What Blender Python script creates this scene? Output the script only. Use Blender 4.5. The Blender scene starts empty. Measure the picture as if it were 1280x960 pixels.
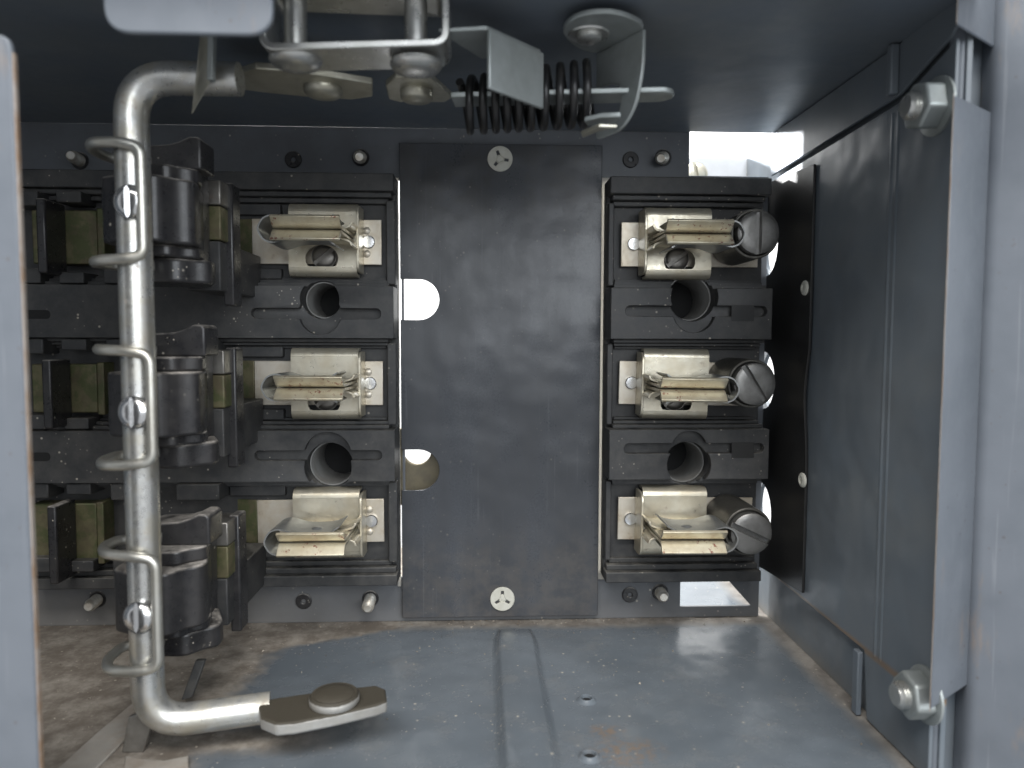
import bpy, bmesh, math, random
from mathutils import Vector, Matrix
random.seed(7)
S = 0.00035                      # metres per unit; one unit = one photo pixel measured on the mounting panel
sc = bpy.context.scene
R = math.radians

# ------------------------------------------------------------------ camera
F, CX, CY, VX, VY, DC = 900.0, 640.0, 480.0, 602.0, 425.0, 900.0
ux, uy = (VX-CX)/F, -(VY-CY)/F                       # where the +y axis lands in the camera frame
b = Vector((ux, uy, -1)).normalized()                # world +y seen from the camera
zc = Vector((0, 1, 0)); zc = (zc - zc.dot(b)*b)
zc.normalize()                                       # world +z seen from the camera
xc = b.cross(zc)                                     # world +x seen from the camera
ROT = Matrix((xc, b, zc))                            # camera -> world
cam = bpy.data.cameras.new('camera'); camo = bpy.data.objects.new('camera', cam)
sc.collection.objects.link(camo)
camo.matrix_world = Matrix.Translation((0, -DC*S, 0)) @ ROT.to_4x4()
cam.sensor_width = 36; cam.lens = F/1280*36; cam.clip_start = 0.004; cam.clip_end = 50
cam.dof.use_dof = True; cam.dof.focus_distance = 800*S; cam.dof.aperture_fstop = 11.0
sc.camera = camo

def ray(px, py):
    return ROT @ Vector(((px-CX)/F, -(py-CY)/F, -1))
def W(px, py, d):                                    # the point d units in front of the mounting panel
    r = ray(px, py); t = (DC-d)/r.y
    return Vector((r.x*t, -d, r.z*t))
def WZ(px, py, z):                                   # the point on a level plane
    r = ray(px, py); t = z/r.z
    return Vector((r.x*t, -DC+r.y*t, z))
def WX(px, py, x):                                   # the point on a wall plane
    r = ray(px, py); t = x/r.x
    return Vector((x, -DC+r.y*t, r.z*t))
def V(x, d, z): return Vector((x, -d, z))

# ------------------------------------------------------------------ world and lamps
w = bpy.data.worlds.new('World'); sc.world = w; w.use_nodes = True
bg = w.node_tree.nodes['Background']; bg.inputs[0].default_value = (0.93, 0.96, 1.0, 1); bg.inputs[1].default_value = 0.42
def area(name, loc, to, sx, sy, power, col=(1, 1, 1)):
    l = bpy.data.lights.new(name, 'AREA'); l.shape = 'RECTANGLE'; l.size = sx*S; l.size_y = sy*S
    l.energy = power; l.color = col
    if name == 'rear_lamp': l.spread = R(22)
    o = bpy.data.objects.new(name, l); sc.collection.objects.link(o)
    o.location = Vector(loc)*S
    o.rotation_euler = (Vector(to)-Vector(loc)).to_track_quat('-Z', 'Y').to_euler()
    return o
area('ceiling_lamp', (-250, -2050, 2050), (0, 0, -120), 2600, 900, 10.5, (1, 0.98, 0.95))
area('front_fill', (900, -2700, 700), (0, 0, -50), 2600, 1400, 5.0, (0.90, 0.95, 1.0))  # soft fill light added at the front right
area('backdrop_fill', (0, 300, 1900), (160, 620, -357), 2400, 300, 19.0)  # unseen light added to whiten the wall and cavity behind
area('rear_lamp', (-470, 640, 445), (330, 0, 236), 60, 60, 0.16)
sc.view_settings.view_transform = 'Standard'; sc.view_settings.look = 'None'
sc.view_settings.exposure = 0.3; sc.view_settings.gamma = 1
sc.render.engine = 'CYCLES'
sc.cycles.max_bounces = 8; sc.cycles.glossy_bounces = 4; sc.cycles.diffuse_bounces = 5
sc.cycles.use_denoising = True
sc.cycles.sample_clamp_indirect = 4.0
sc.cycles.caustics_reflective = False; sc.cycles.caustics_refractive = False

# ------------------------------------------------------------------ materials
class NT:
    def __init__(s, name):
        s.m = bpy.data.materials.new(name); s.m.use_nodes = True
        s.t = s.m.node_tree; s.bsdf = s.t.nodes['Principled BSDF']
        g = s.t.nodes.new('ShaderNodeNewGeometry'); s.nrm = g.outputs['Normal']; s.raw = g.outputs['Position']
        v = s.t.nodes.new('ShaderNodeVectorMath'); v.operation = 'SCALE'; v.inputs['Scale'].default_value = 1/S
        s.t.links.new(g.outputs['Position'], v.inputs[0]); s.pos = v.outputs[0]
        x = s.t.nodes.new('ShaderNodeSeparateXYZ'); s.t.links.new(s.pos, x.inputs[0]); s.x, s.y, s.z = x.outputs
        x = s.t.nodes.new('ShaderNodeSeparateXYZ'); s.t.links.new(s.nrm, x.inputs[0]); s.nx, s.ny, s.nz = x.outputs
    def put(s, sock, v):
        if isinstance(v, bpy.types.NodeSocket): s.t.links.new(v, sock)
        else: sock.default_value = v
    def math(s, op, a, b_=0.0, c=0.0, clamp=False):
        n = s.t.nodes.new('ShaderNodeMath'); n.operation = op; n.use_clamp = clamp
        s.put(n.inputs[0], a); s.put(n.inputs[1], b_); s.put(n.inputs[2], c); return n.outputs[0]
    def step(s, v, lo, hi, a=0.0, b_=1.0):
        n = s.t.nodes.new('ShaderNodeMapRange'); n.interpolation_type = 'SMOOTHSTEP'
        s.put(n.inputs[0], v)
        for i, k in enumerate((lo, hi, a, b_)): s.put(n.inputs[i+1], k)
        return n.outputs[0]
    def noise(s, scale, detail=3, rough=0.55, vec=None, stretch=None):
        n = s.t.nodes.new('ShaderNodeTexNoise'); n.inputs['Detail'].default_value = detail
        n.inputs['Roughness'].default_value = rough; n.inputs['Scale'].default_value = scale
        p = vec or s.pos
        if stretch:
            m = s.t.nodes.new('ShaderNodeVectorMath'); m.operation = 'MULTIPLY'
            s.t.links.new(p, m.inputs[0]); m.inputs[1].default_value = stretch; p = m.outputs[0]
        s.t.links.new(p, n.inputs['Vector']); return n.outputs[0]
    def specks(s, scale, size):
        n = s.t.nodes.new('ShaderNodeTexVoronoi'); n.inputs['Scale'].default_value = scale
        s.t.links.new(s.pos, n.inputs['Vector'])
        return n.outputs['Distance']
    def mix(s, f, a, b_):
        n = s.t.nodes.new('ShaderNodeMix'); n.data_type = 'RGBA'; n.clamp_factor = True
        s.put(n.inputs[0], f)
        for sock, v in ((n.inputs[6], a), (n.inputs[7], b_)):
            if isinstance(v, tuple): v = (*v[:3], 1)
            s.put(sock, v)
        return n.outputs[2]
    def bump(s, h, strength, dist):
        n = s.t.nodes.new('ShaderNodeBump'); n.inputs['Strength'].default_value = strength
        n.inputs['Distance'].default_value = dist*S; s.t.links.new(h, n.inputs['Height'])
        s.t.links.new(n.outputs[0], s.bsdf.inputs['Normal'])

TAN = (0.30, 0.26, 0.21)
def make_mat(name, base, rough=0.45, metallic=0.0, var=None, vs=0.03, dust=0.0, dustc=TAN, speck=0.0, speckc=(0.55, 0.50, 0.42),
             bump=0.0, bs=0.35, coat=0.0, rv=0.12, dlo=0.30, dmin=0.03, buckle=0.0, stretch=None, rust=0.0, extra=None, spec=0.5):
    n = NT(name); b_ = n.bsdf
    col = (*base, 1)
    big = n.noise(vs, 5, 0.6, stretch=stretch)
    fine = n.noise(bs, 3, 0.6, stretch=stretch)
    if var: col = n.mix(n.step(big, 0.38, 0.66), base, var)
    r = n.math('ADD', n.math('MULTIPLY', n.math('SUBTRACT', fine, 0.5), rv*1.6), n.math('ADD', n.math('MULTIPLY', n.math('SUBTRACT', big, 0.5), rv), rough))
    met = metallic
    if rust:
        f = n.math('MULTIPLY', n.step(n.noise(0.05, 6, 0.7), 0.60, 0.72), rust)
        col = n.mix(f, col, (0.20, 0.085, 0.035)); r = n.math('ADD', r, n.math('MULTIPLY', f, 0.3))
        met = n.math('MULTIPLY', n.math('SUBTRACT', 1.0, f), metallic)
    if dust:
        up = n.step(n.nz, 0.25, 0.95, dmin, 1.0)
        f = n.math('MULTIPLY', n.math('MULTIPLY', n.step(n.noise(0.045, 6, 0.68), dlo, dlo+0.42), up), dust, clamp=True)
        col = n.mix(f, col, dustc); r = n.math('ADD', r, n.math('MULTIPLY', f, 0.35), clamp=True)
        if metallic: met = n.math('MULTIPLY', n.math('SUBTRACT', 1.0, f), met)
    if extra: col, r = extra(n, col, r)
    if speck:
        d = n.specks(0.075, 0); gate = n.noise(0.021, 2)
        f = n.math('MULTIPLY', n.step(d, 0.13, 0.05), n.step(gate, 0.48, 0.60))
        d2 = n.specks(0.17, 0); f2 = n.math('MULTIPLY', n.step(d2, 0.16, 0.07), n.step(n.noise(0.03, 2), 0.55, 0.66))
        f = n.math('MULTIPLY', n.math('MAXIMUM', f, f2), speck, clamp=True)
        col = n.mix(f, col, speckc); r = n.math('ADD', r, n.math('MULTIPLY', f, 0.3), clamp=True)
    n.put(b_.inputs['Base Color'], col); n.put(b_.inputs['Roughness'], r); n.put(b_.inputs['Metallic'], met)
    b_.inputs['Specular IOR Level'].default_value = spec
    if coat: b_.inputs['Coat Weight'].default_value = coat; b_.inputs['Coat Roughness'].default_value = 0.18
    if bump: n.bump(fine, bump, 1.2)
    if buckle:
        nb2 = n.t.nodes.new('ShaderNodeBump'); nb2.inputs['Strength'].default_value = 1.0; nb2.inputs['Distance'].default_value = buckle*S
        n.t.links.new(n.noise(0.011, 2, 0.5), nb2.inputs['Height'])
        src = b_.inputs['Normal'].links
        if src: n.t.links.new(nb2.outputs[0], src[0].from_node.inputs['Normal'])
        else: n.t.links.new(nb2.outputs[0], b_.inputs['Normal'])
    return n.m

def floor_dirt(n, col, r):
    wob = n.math('MULTIPLY', n.math('SUBTRACT', n.noise(0.018, 5, 0.6), 0.5), 60)
    wob2 = n.math('MULTIPLY', n.math('SUBTRACT', n.noise(0.09, 4, 0.65), 0.5), 22)
    wb = n.math('ADD', wob, wob2)
    depth = n.math('MULTIPLY', n.y, -1.0)
    # thick dust heaped in the corner under the operating rod, thinning towards the middle
    edge = n.math('SUBTRACT', n.math('ADD', n.x, wb), n.math('MULTIPLY', n.step(depth, 95, 5), 150))
    left = n.step(edge, -225, -258)
    back = n.step(n.math('ADD', depth, n.math('MULTIPLY', wb, 0.45)), 38, 12)
    back = n.math('MULTIPLY', back, n.step(depth, -9, -4))
    side = n.step(n.math('ADD', n.math('SUBTRACT', 366, n.x), n.math('MULTIPLY', wb, 0.3)), 26, 2)
    smear = n.math('MULTIPLY', n.step(n.math('ADD', n.math('ABSOLUTE', n.math('SUBTRACT', depth, 268)), n.math('ABSOLUTE', n.math('MULTIPLY', wb, 0.7))), 34, 8),
                   n.step(n.x, -105, -190))
    thin = n.math('MULTIPLY', n.step(n.noise(0.02, 6, 0.7), 0.5, 0.8), 0.22)
    f = n.math('MAXIMUM', n.math('MAXIMUM', left, n.math('MULTIPLY', back, 0.85)), n.math('MAXIMUM', n.math('MULTIPLY', side, 0.75), n.math('MAXIMUM', smear, thin)))
    dirt = n.mix(n.step(n.noise(0.035, 5, 0.7), 0.35, 0.7), (0.17, 0.14, 0.11), (0.37, 0.33, 0.28))
    col = n.mix(n.math('MULTIPLY', f, 0.92), col, dirt)
    rr = n.math('ADD', r, n.math('MULTIPLY', f, 0.5), clamp=True)
    # rust blooms round the two tapped holes
    for cx, cd, s_ in ((112, 266, 1.0), (125, 300, 1.8)):
        dx = n.math('SUBTRACT', n.x, cx); dd = n.math('SUBTRACT', depth, cd)
        q = n.math('ADD', n.math('SQRT', n.math('ADD', n.math('POWER', dx, 2.0), n.math('POWER', n.math('MULTIPLY', dd, 1.4), 2.0))), n.math('MULTIPLY', wb, 0.5))
        g = n.math('MULTIPLY', n.step(q, 24*s_, 3), n.step(n.noise(0.14, 4, 0.7), 0.40, 0.62))
        col = n.mix(n.math('MULTIPLY', g, 0.7), col, (0.23, 0.15, 0.085))
    return col, rr
def wall_marks(n, col, r):
    # bare, rusty lower and front edges and a few drips
    d = n.math('MULTIPLY', n.y, -1.0)
    f = n.math('MULTIPLY', n.step(n.math('ADD', n.z, n.math('MULTIPLY', n.noise(0.08, 4), 3)), -284, -289), n.math('MULTIPLY', n.step(n.z, -296, -292), 0.75))
    low = n.math('MULTIPLY', n.step(n.math('ADD', n.z, n.math('MULTIPLY', n.noise(0.05, 5, 0.7), 30)), -325, -345), n.step(d, 230, 150))
    col = n.mix(n.math('MULTIPLY', low, 0.55), col, (0.24, 0.215, 0.18))
    col = n.mix(f, col, (0.24, 0.15, 0.08))
    sm = n.step(n.noise(0.012, 4, 0.6, stretch=(1, 1, 0.4)), 0.45, 0.75)
    col = n.mix(n.math('MULTIPLY', sm, 0.35), col, (0.17, 0.18, 0.185))
    return col, r
def lip_marks(n, col, r):
    q = n.noise(0.03, 6, 0.7, stretch=(1, 1, 0.25))
    col = n.mix(n.math('MULTIPLY', n.step(q, 0.57, 0.72), 0.5), col, (0.27, 0.20, 0.145))
    sc_ = n.noise(0.25, 3, 0.6, stretch=(1, 1, 0.03))
    col = n.mix(n.math('MULTIPLY', n.step(sc_, 0.62, 0.72), 0.22), col, (0.32, 0.33, 0.35))
    return col, r
def panel_smudge(n, col, r):
    a = n.noise(0.010, 5, 0.6, stretch=(1.2, 1, 0.35)); c = n.noise(0.022, 4, 0.6)
    col = n.mix(n.math('MULTIPLY', n.step(a, 0.34, 0.74), 0.6), col, (0.078, 0.087, 0.102))
    sc_ = n.noise(0.35, 3, 0.6, stretch=(1, 1, 0.012)); sd_ = n.noise(0.02, 3)
    col = n.mix(n.math('MULTIPLY', n.math('MULTIPLY', n.step(sc_, 0.60, 0.70), n.step(sd_, 0.42, 0.6)), 0.30), col, (0.15, 0.155, 0.165))
    sc2 = n.noise(0.30, 3, 0.6, stretch=(0.02, 1, 1)); col = n.mix(n.math('MULTIPLY', n.math('MULTIPLY', n.step(sc2, 0.66, 0.72), n.step(sd_, 0.55, 0.7)), 0.25), col, (0.14, 0.14, 0.14))
    low = n.step(n.math('ADD', n.z, n.math('MULTIPLY', n.math('SUBTRACT', c, 0.5), 130)), -215, -300)
    col = n.mix(n.math('MULTIPLY', n.math('MULTIPLY', low, n.step(n.noise(0.06, 5, 0.7), 0.35, 0.65)), 0.35), col, (0.13, 0.115, 0.10))
    edge = n.math('MULTIPLY', n.step(n.z, 120, 175), n.step(c, 0.45, 0.6))
    col = n.mix(n.math('MULTIPLY', edge, 0.4), col, (0.045, 0.042, 0.038))
    return col, n.math('SUBTRACT', r, n.math('MULTIPLY', n.step(a, 0.4, 0.66), 0.10))
def brass_green(n, col, r):
    g = n.step(n.noise(0.06, 5, 0.65), 0.42, 0.60)
    col = n.mix(n.math('MULTIPLY', g, 0.75), col, (0.075, 0.095, 0.035))
    return col, r
def red_marks(n, col, r):
    g = n.math('MULTIPLY', n.step(n.noise(0.17, 4, 0.7), 0.58, 0.63), n.step(n.noise(0.03, 2), 0.45, 0.55))
    col = n.mix(n.math('MULTIPLY', g, 0.8), col, (0.22, 0.03, 0.02))
    return col, r

M = {}
PAINT = (0.148, 0.168, 0.187)
M['paint'] = make_mat('grey_paint', PAINT, 0.43, buckle=3, var=(0.135, 0.160, 0.192), vs=0.012, bump=0.05, bs=0.10, rv=0.10)
def panel_dust(n, col, r):
    c = n.noise(0.03, 5, 0.65)
    low = n.step(n.math('ADD', n.z, n.math('MULTIPLY', n.math('SUBTRACT', c, 0.5), 60)), -285, -345)
    lft = n.step(n.x, -60, -330)
    f = n.math('MULTIPLY', low, n.math('ADD', n.math('MULTIPLY', lft, 0.25), 0.15))
    return n.mix(f, col, (0.27, 0.24, 0.20)), n.math('ADD', r, n.math('MULTIPLY', f, 0.4))
M['mount'] = make_mat('grey_paint_panel', (0.135, 0.145, 0.160), 0.38, var=(0.115, 0.122, 0.132), vs=0.02, speck=0.8, bump=0.06, bs=0.15, extra=panel_dust)
M['floor'] = make_mat('grey_paint_dirty', (0.118, 0.137, 0.156), 0.25, var=(0.140, 0.160, 0.180), vs=0.012, speck=0.9, bump=0.05, bs=0.10, rv=0.10, buckle=6, extra=floor_dirt)
M['wall'] = make_mat('grey_paint_wall', PAINT, 0.33, var=(0.14, 0.165, 0.19), vs=0.012, bump=0.05, bs=0.08, rv=0.10, buckle=7, extra=wall_marks)
M['lip'] = make_mat('grey_paint_lip', (0.150, 0.166, 0.190), 0.38, var=(0.130, 0.146, 0.168), vs=0.014, bump=0.08, bs=0.10, speck=0.5, speckc=(0.10, 0.08, 0.07), buckle=4, extra=lip_marks)
M['rear'] = make_mat('pale_paint', (0.55, 0.57, 0.60), 0.5, var=(0.48, 0.50, 0.52), vs=0.02)
M['panel'] = make_mat('fibre_board', (0.052, 0.055, 0.061), 0.36, speck=0.22, bump=0.06, bs=0.5, buckle=5, extra=panel_smudge)
M['barrier'] = make_mat('black_fibre_sheet', (0.018, 0.018, 0.018), 0.38, var=(0.026, 0.025, 0.024), vs=0.02, bump=0.05)
M['mould'] = make_mat('moulded_phenolic', (0.030, 0.031, 0.033), 0.50, var=(0.044, 0.044, 0.045), vs=0.03, dust=0.95, dmin=0.22, dustc=(0.185, 0.175, 0.155), speck=0.8, bump=0.10, bs=0.4)
M['carrier'] = make_mat('glossy_phenolic', (0.017, 0.017, 0.019), 0.29, var=(0.028, 0.027, 0.028), vs=0.04, dust=1.5, dustc=(0.40, 0.37, 0.335), speck=1.0, bump=0.06, bs=0.2)
M['clip'] = make_mat('tinned_copper', (0.72, 0.67, 0.545), 0.36, 0.75, var=(0.64, 0.575, 0.44), vs=0.04, dust=0.35, dustc=(0.40, 0.36, 0.29), bump=0.08, bs=0.2, rust=0.45, rv=0.25)
M['jaw'] = make_mat('tinned_jaw', (0.70, 0.645, 0.50), 0.38, 0.65, var=(0.58, 0.51, 0.37), vs=0.05, bump=0.08, bs=0.25, extra=red_marks)
M['strip'] = make_mat('bus_metal', (0.70, 0.645, 0.55), 0.42, 0.60, var=(0.62, 0.545, 0.43), vs=0.05, bump=0.10, bs=0.2, rust=0.45)
M['brass'] = make_mat('tarnished_brass', (0.165, 0.148, 0.080), 0.50, 0.3, var=(0.12, 0.10, 0.06), vs=0.05, bump=0.15, bs=0.2, extra=brass_green, dust=0.3)
M['steel'] = make_mat('zinc_steel', (0.62, 0.62, 0.60), 0.30, 0.85, var=(0.54, 0.54, 0.51), vs=0.05, bump=0.015, bs=0.15)
M['rod'] = make_mat('zinc_rod', (0.62, 0.62, 0.60), 0.33, 0.85, var=(0.55, 0.525, 0.455), vs=0.045, dust=0.7, dustc=(0.20, 0.185, 0.155), bump=0.05, bs=0.25, rust=0.5, rv=0.25)
M['wire'] = make_mat('zinc_wire', (0.60, 0.59, 0.54), 0.38, 0.85, var=(0.52, 0.50, 0.44), vs=0.05, bump=0.05)
M['bright'] = make_mat('bright_steel', (0.78, 0.78, 0.78), 0.20, 0.95, bump=0.04)
M['dull'] = make_mat('dull_steel', (0.30, 0.285, 0.26), 0.40, 0.7, var=(0.22, 0.205, 0.185), vs=0.05, bump=0.12, bs=0.25, rust=0.2)
M['lug'] = make_mat('lug_metal', (0.125, 0.120, 0.105), 0.42, 0.5, var=(0.085, 0.08, 0.07), vs=0.04, bump=0.10, bs=0.2)
M['lugscrew'] = make_mat('lug_screw_metal', (0.24, 0.235, 0.225), 0.40, 0.7, var=(0.18, 0.175, 0.165), vs=0.05, bump=0.12, bs=0.3)
M['leaf'] = make_mat('spring_leaf', (0.36, 0.365, 0.355), 0.36, 0.6, var=(0.29, 0.295, 0.285), vs=0.05)
M['zincplate'] = make_mat('zinc_plate', (0.40, 0.43, 0.425), 0.46, 0.6, var=(0.34, 0.365, 0.355), vs=0.04, bump=0.06, bs=0.2, rust=0.1)
M['bronze'] = make_mat('yellow_zinc', (0.54, 0.52, 0.44), 0.38, 0.75, var=(0.44, 0.42, 0.34), vs=0.05, bump=0.08, dust=0.2)
M['dirty'] = make_mat('dirty_steel', (0.60, 0.59, 0.56), 0.36, 0.7, var=(0.52, 0.5, 0.46), vs=0.05, dust=8.0, dlo=0.18, dustc=(0.048, 0.041, 0.029), bump=0.12, bs=0.25)
M['dustplate'] = make_mat('dusty_plate', (0.33, 0.31, 0.28), 0.7, var=(0.26, 0.22, 0.18), vs=0.03, dust=0.5, dustc=(0.42, 0.38, 0.33), rust=0.7, bump=0.1)
M['spring'] = make_mat('black_spring', (0.016, 0.016, 0.017), 0.33, 0.2, var=(0.022, 0.021, 0.020), vs=0.06, dust=0.05, bump=0.05)
M['nylon'] = make_mat('white_nylon', (0.62, 0.61, 0.54), 0.5, var=(0.56, 0.545, 0.47), vs=0.1, spec=0.4)
M['hole'] = make_mat('hole_shade', (0.01, 0.01, 0.01), 0.8)  # near-black put in for the shade inside holes and slots
M['rust'] = make_mat('bare_rusty_edge', (0.40, 0.35, 0.31), 0.55, 0.2, var=(0.28, 0.18, 0.11), vs=0.03, bump=0.15)
M['hub'] = make_mat('olive_hub', (0.20, 0.17, 0.11), 0.45, 0.3, var=(0.15, 0.13, 0.09), vs=0.05)
M['hole_lit'] = make_mat('lit_hole_grey', (0.26, 0.26, 0.25), 0.5, var=(0.20, 0.195, 0.185), vs=0.04, dust=0.3)  # paler than the moulding, standing in for light on the hole walls
M['stud'] = make_mat('stud_metal', (0.74, 0.72, 0.66), 0.36, 0.5, var=(0.55, 0.50, 0.42), vs=0.12, bump=0.1)
M['backdrop'] = make_mat('white_wall_paint', (0.86, 0.86, 0.85), 0.6)
n = NT('gap_diffuser_white'); n.bsdf.inputs['Base Color'].default_value = (0.80, 0.78, 0.73, 1); n.bsdf.inputs['Roughness'].default_value = 0.6
tl = n.t.nodes.new('ShaderNodeBsdfTranslucent'); tl.inputs[0].default_value = (0.86, 0.83, 0.77, 1)
mx = n.t.nodes.new('ShaderNodeMixShader'); mx.inputs[0].default_value = 0.6
n.t.links.new(n.bsdf.outputs[0], mx.inputs[1]); n.t.links.new(tl.outputs[0], mx.inputs[2])
n.t.links.new(mx.outputs[0], n.t.nodes['Material Output'].inputs[0]); M['fibre'] = n.m  # translucent, dims the bright white seen through the gaps

# ------------------------------------------------------------------ mesh helpers
def fillet(pts, r, seg=6, closed=False):
    pts = [Vector(p) for p in pts]; n_ = len(pts); out = []
    for i, p in enumerate(pts):
        if not closed and i in (0, n_-1): out.append(p); continue
        a, c = pts[i-1], pts[(i+1) % n_]
        rr = min(r, (a-p).length*0.49, (c-p).length*0.49)
        p0 = p+(a-p).normalized()*rr; p2 = p+(c-p).normalized()*rr
        for k in range(seg+1):
            t = k/seg; out.append(p0*(1-t)**2+p*2*t*(1-t)+p2*t*t)
    return out
def spline(pts, n_=6, closed=False):
    pts = [Vector(p) for p in pts]; L = len(pts); out = []
    rng = range(L if closed else L-1)
    for i in rng:
        g = (lambda k: pts[k % L]) if closed else (lambda k: pts[max(0, min(L-1, k))])
        p0, p1, p2, p3 = g(i-1), g(i), g(i+1), g(i+2)
        for k in range(n_):
            t = k/n_
            out.append(0.5*((2*p1)+(p2-p0)*t+(2*p0-5*p1+4*p2-p3)*t*t+(3*p1-p0-3*p2+p3)*t**3))
    if not closed: out.append(pts[-1])
    return out
def circle(c, a, b_, n_=28, a0=0.0, a1=2*math.pi):
    full = abs(a1-a0-2*math.pi) < 1e-6
    return [c+a*math.cos(a0+(a1-a0)*k/(n_ if full else n_-1))+b_*math.sin(a0+(a1-a0)*k/(n_ if full else n_-1)) for k in range(n_)]

class B:
    def __init__(s): s.bm = bmesh.new()
    def slab(s, outer, vec, holes=()):
        bm = bmesh.new(); vec = Vector(vec)
        if not holes:
            vs = [bm.verts.new(p) for p in outer]; fs = [bm.faces.new(vs)]
            loops = [vs]
        else:
            loops = []; edges = []
            for lp in (outer, *holes):
                vs = [bm.verts.new(p) for p in lp]; loops.append(vs)
                edges += [bm.edges.new((vs[i], vs[(i+1) % len(vs)])) for i in range(len(vs))]
            r = bmesh.ops.triangle_fill(bm, use_beauty=True, use_dissolve=False, edges=edges, normal=vec)
            fs = [f for f in r['geom'] if isinstance(f, bmesh.types.BMFace)]
        mp = {v: bm.verts.new(v.co+vec) for v in list(bm.verts)}
        for f in fs: bm.faces.new([mp[v] for v in reversed(f.verts)])
        for lp in loops:
            for i in range(len(lp)):
                a, c = lp[i], lp[(i+1) % len(lp)]
                bm.faces.new((a, c, mp[c], mp[a]))
        bmesh.ops.recalc_face_normals(bm, faces=bm.faces[:])
        s.add(bm); return s
    def add(s, bm):
        me = bpy.data.meshes.new('tmp'); bm.to_mesh(me); bm.free(); s.bm.from_mesh(me); bpy.data.meshes.remove(me)
    def box(s, x0, x1, d0, d1, z0, z1):
        return s.slab([V(x0, d1, z0), V(x1, d1, z0), V(x1, d1, z1), V(x0, d1, z1)], (0, d1-d0, 0))
    def tube(s, path, r, seg=14, closed=False, cap=True):
        path = [Vector(p) for p in path]; n_ = len(path); bm = bmesh.new(); rings = []
        tan = []
        for i in range(n_):
            if closed: t = path[(i+1) % n_]-path[i-1]
            else: t = path[min(i+1, n_-1)]-path[max(i-1, 0)]
            tan.append(t.normalized())
        up = Vector((0, 0, 1)) if abs(tan[0].z) < 0.9 else Vector((1, 0, 0))
        nv = (up-tan[0]*up.dot(tan[0])).normalized()
        for i in range(n_):
            nv = (nv-tan[i]*nv.dot(tan[i])).normalized(); bv = tan[i].cross(nv)
            rr = r[i] if isinstance(r, (list, tuple)) else r
            rings.append([bm.verts.new(path[i]+rr*(nv*math.cos(2*math.pi*k/seg)+bv*math.sin(2*math.pi*k/seg))) for k in range(seg)])
        m = n_ if closed else n_-1
        for i in range(m):
            a, c = rings[i], rings[(i+1) % n_]
            for k in range(seg): bm.faces.new((a[k], a[(k+1) % seg], c[(k+1) % seg], c[k]))
        if cap and not closed:
            bm.faces.new(list(reversed(rings[0]))); bm.faces.new(rings[-1])
        bmesh.ops.recalc_face_normals(bm, faces=bm.faces[:]); s.add(bm); return s
    def lathe(s, c, axis, prof, seg=24):             # prof: (radius, distance along the axis)
        c = Vector(c); axis = Vector(axis).normalized()
        up = Vector((0, 0, 1)) if abs(axis.z) < 0.9 else Vector((1, 0, 0))
        a = (up-axis*up.dot(axis)).normalized(); e = axis.cross(a)
        bm = bmesh.new(); rings = []
        for r, h in prof:
            if r <= 1e-6: rings.append([bm.verts.new(c+axis*h)])
            else: rings.append([bm.verts.new(c+axis*h+r*(a*math.cos(2*math.pi*k/seg)+e*math.sin(2*math.pi*k/seg))) for k in range(seg)])
        for p, q in zip(rings, rings[1:]):
            for k in range(seg):
                if len(p) == 1 and len(q) == 1: continue
                if len(p) == 1: bm.faces.new((p[0], q[k], q[(k+1) % seg]))
                elif len(q) == 1: bm.faces.new((p[k], p[(k+1) % seg], q[0]))
                else: bm.faces.new((p[k], p[(k+1) % seg], q[(k+1) % seg], q[k]))
        if len(rings[0]) > 1: bm.faces.new(list(reversed(rings[0])))
        if len(rings[-1]) > 1: bm.faces.new(rings[-1])
        bmesh.ops.recalc_face_normals(bm, faces=bm.faces[:]); s.add(bm); return s
    def sheet(s, path, wvec, th, closed=False):      # a bent strip: its edge line, its width, its thickness
        path = [Vector(p) for p in path]; wvec = Vector(wvec); wn = wvec.normalized(); n_ = len(path)
        bm = bmesh.new(); rows = []
        for i in range(n_):
            if closed: t = path[(i+1) % n_]-path[i-1]
            else: t = path[min(i+1, n_-1)]-path[max(i-1, 0)]
            nn = t.normalized().cross(wn)*th*0.5; p = path[i]
            rows.append([bm.verts.new(q) for q in (p+nn, p+nn+wvec, p-nn+wvec, p-nn)])
        for i in range(n_ if closed else n_-1):
            a, c = rows[i], rows[(i+1) % n_]
            for k in range(4): bm.faces.new((a[k], a[(k+1) % 4], c[(k+1) % 4], c[k]))
        if not closed: bm.faces.new(list(reversed(rows[0]))); bm.faces.new(rows[-1])
        bmesh.ops.recalc_face_normals(bm, faces=bm.faces[:]); s.add(bm); return s
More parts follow.
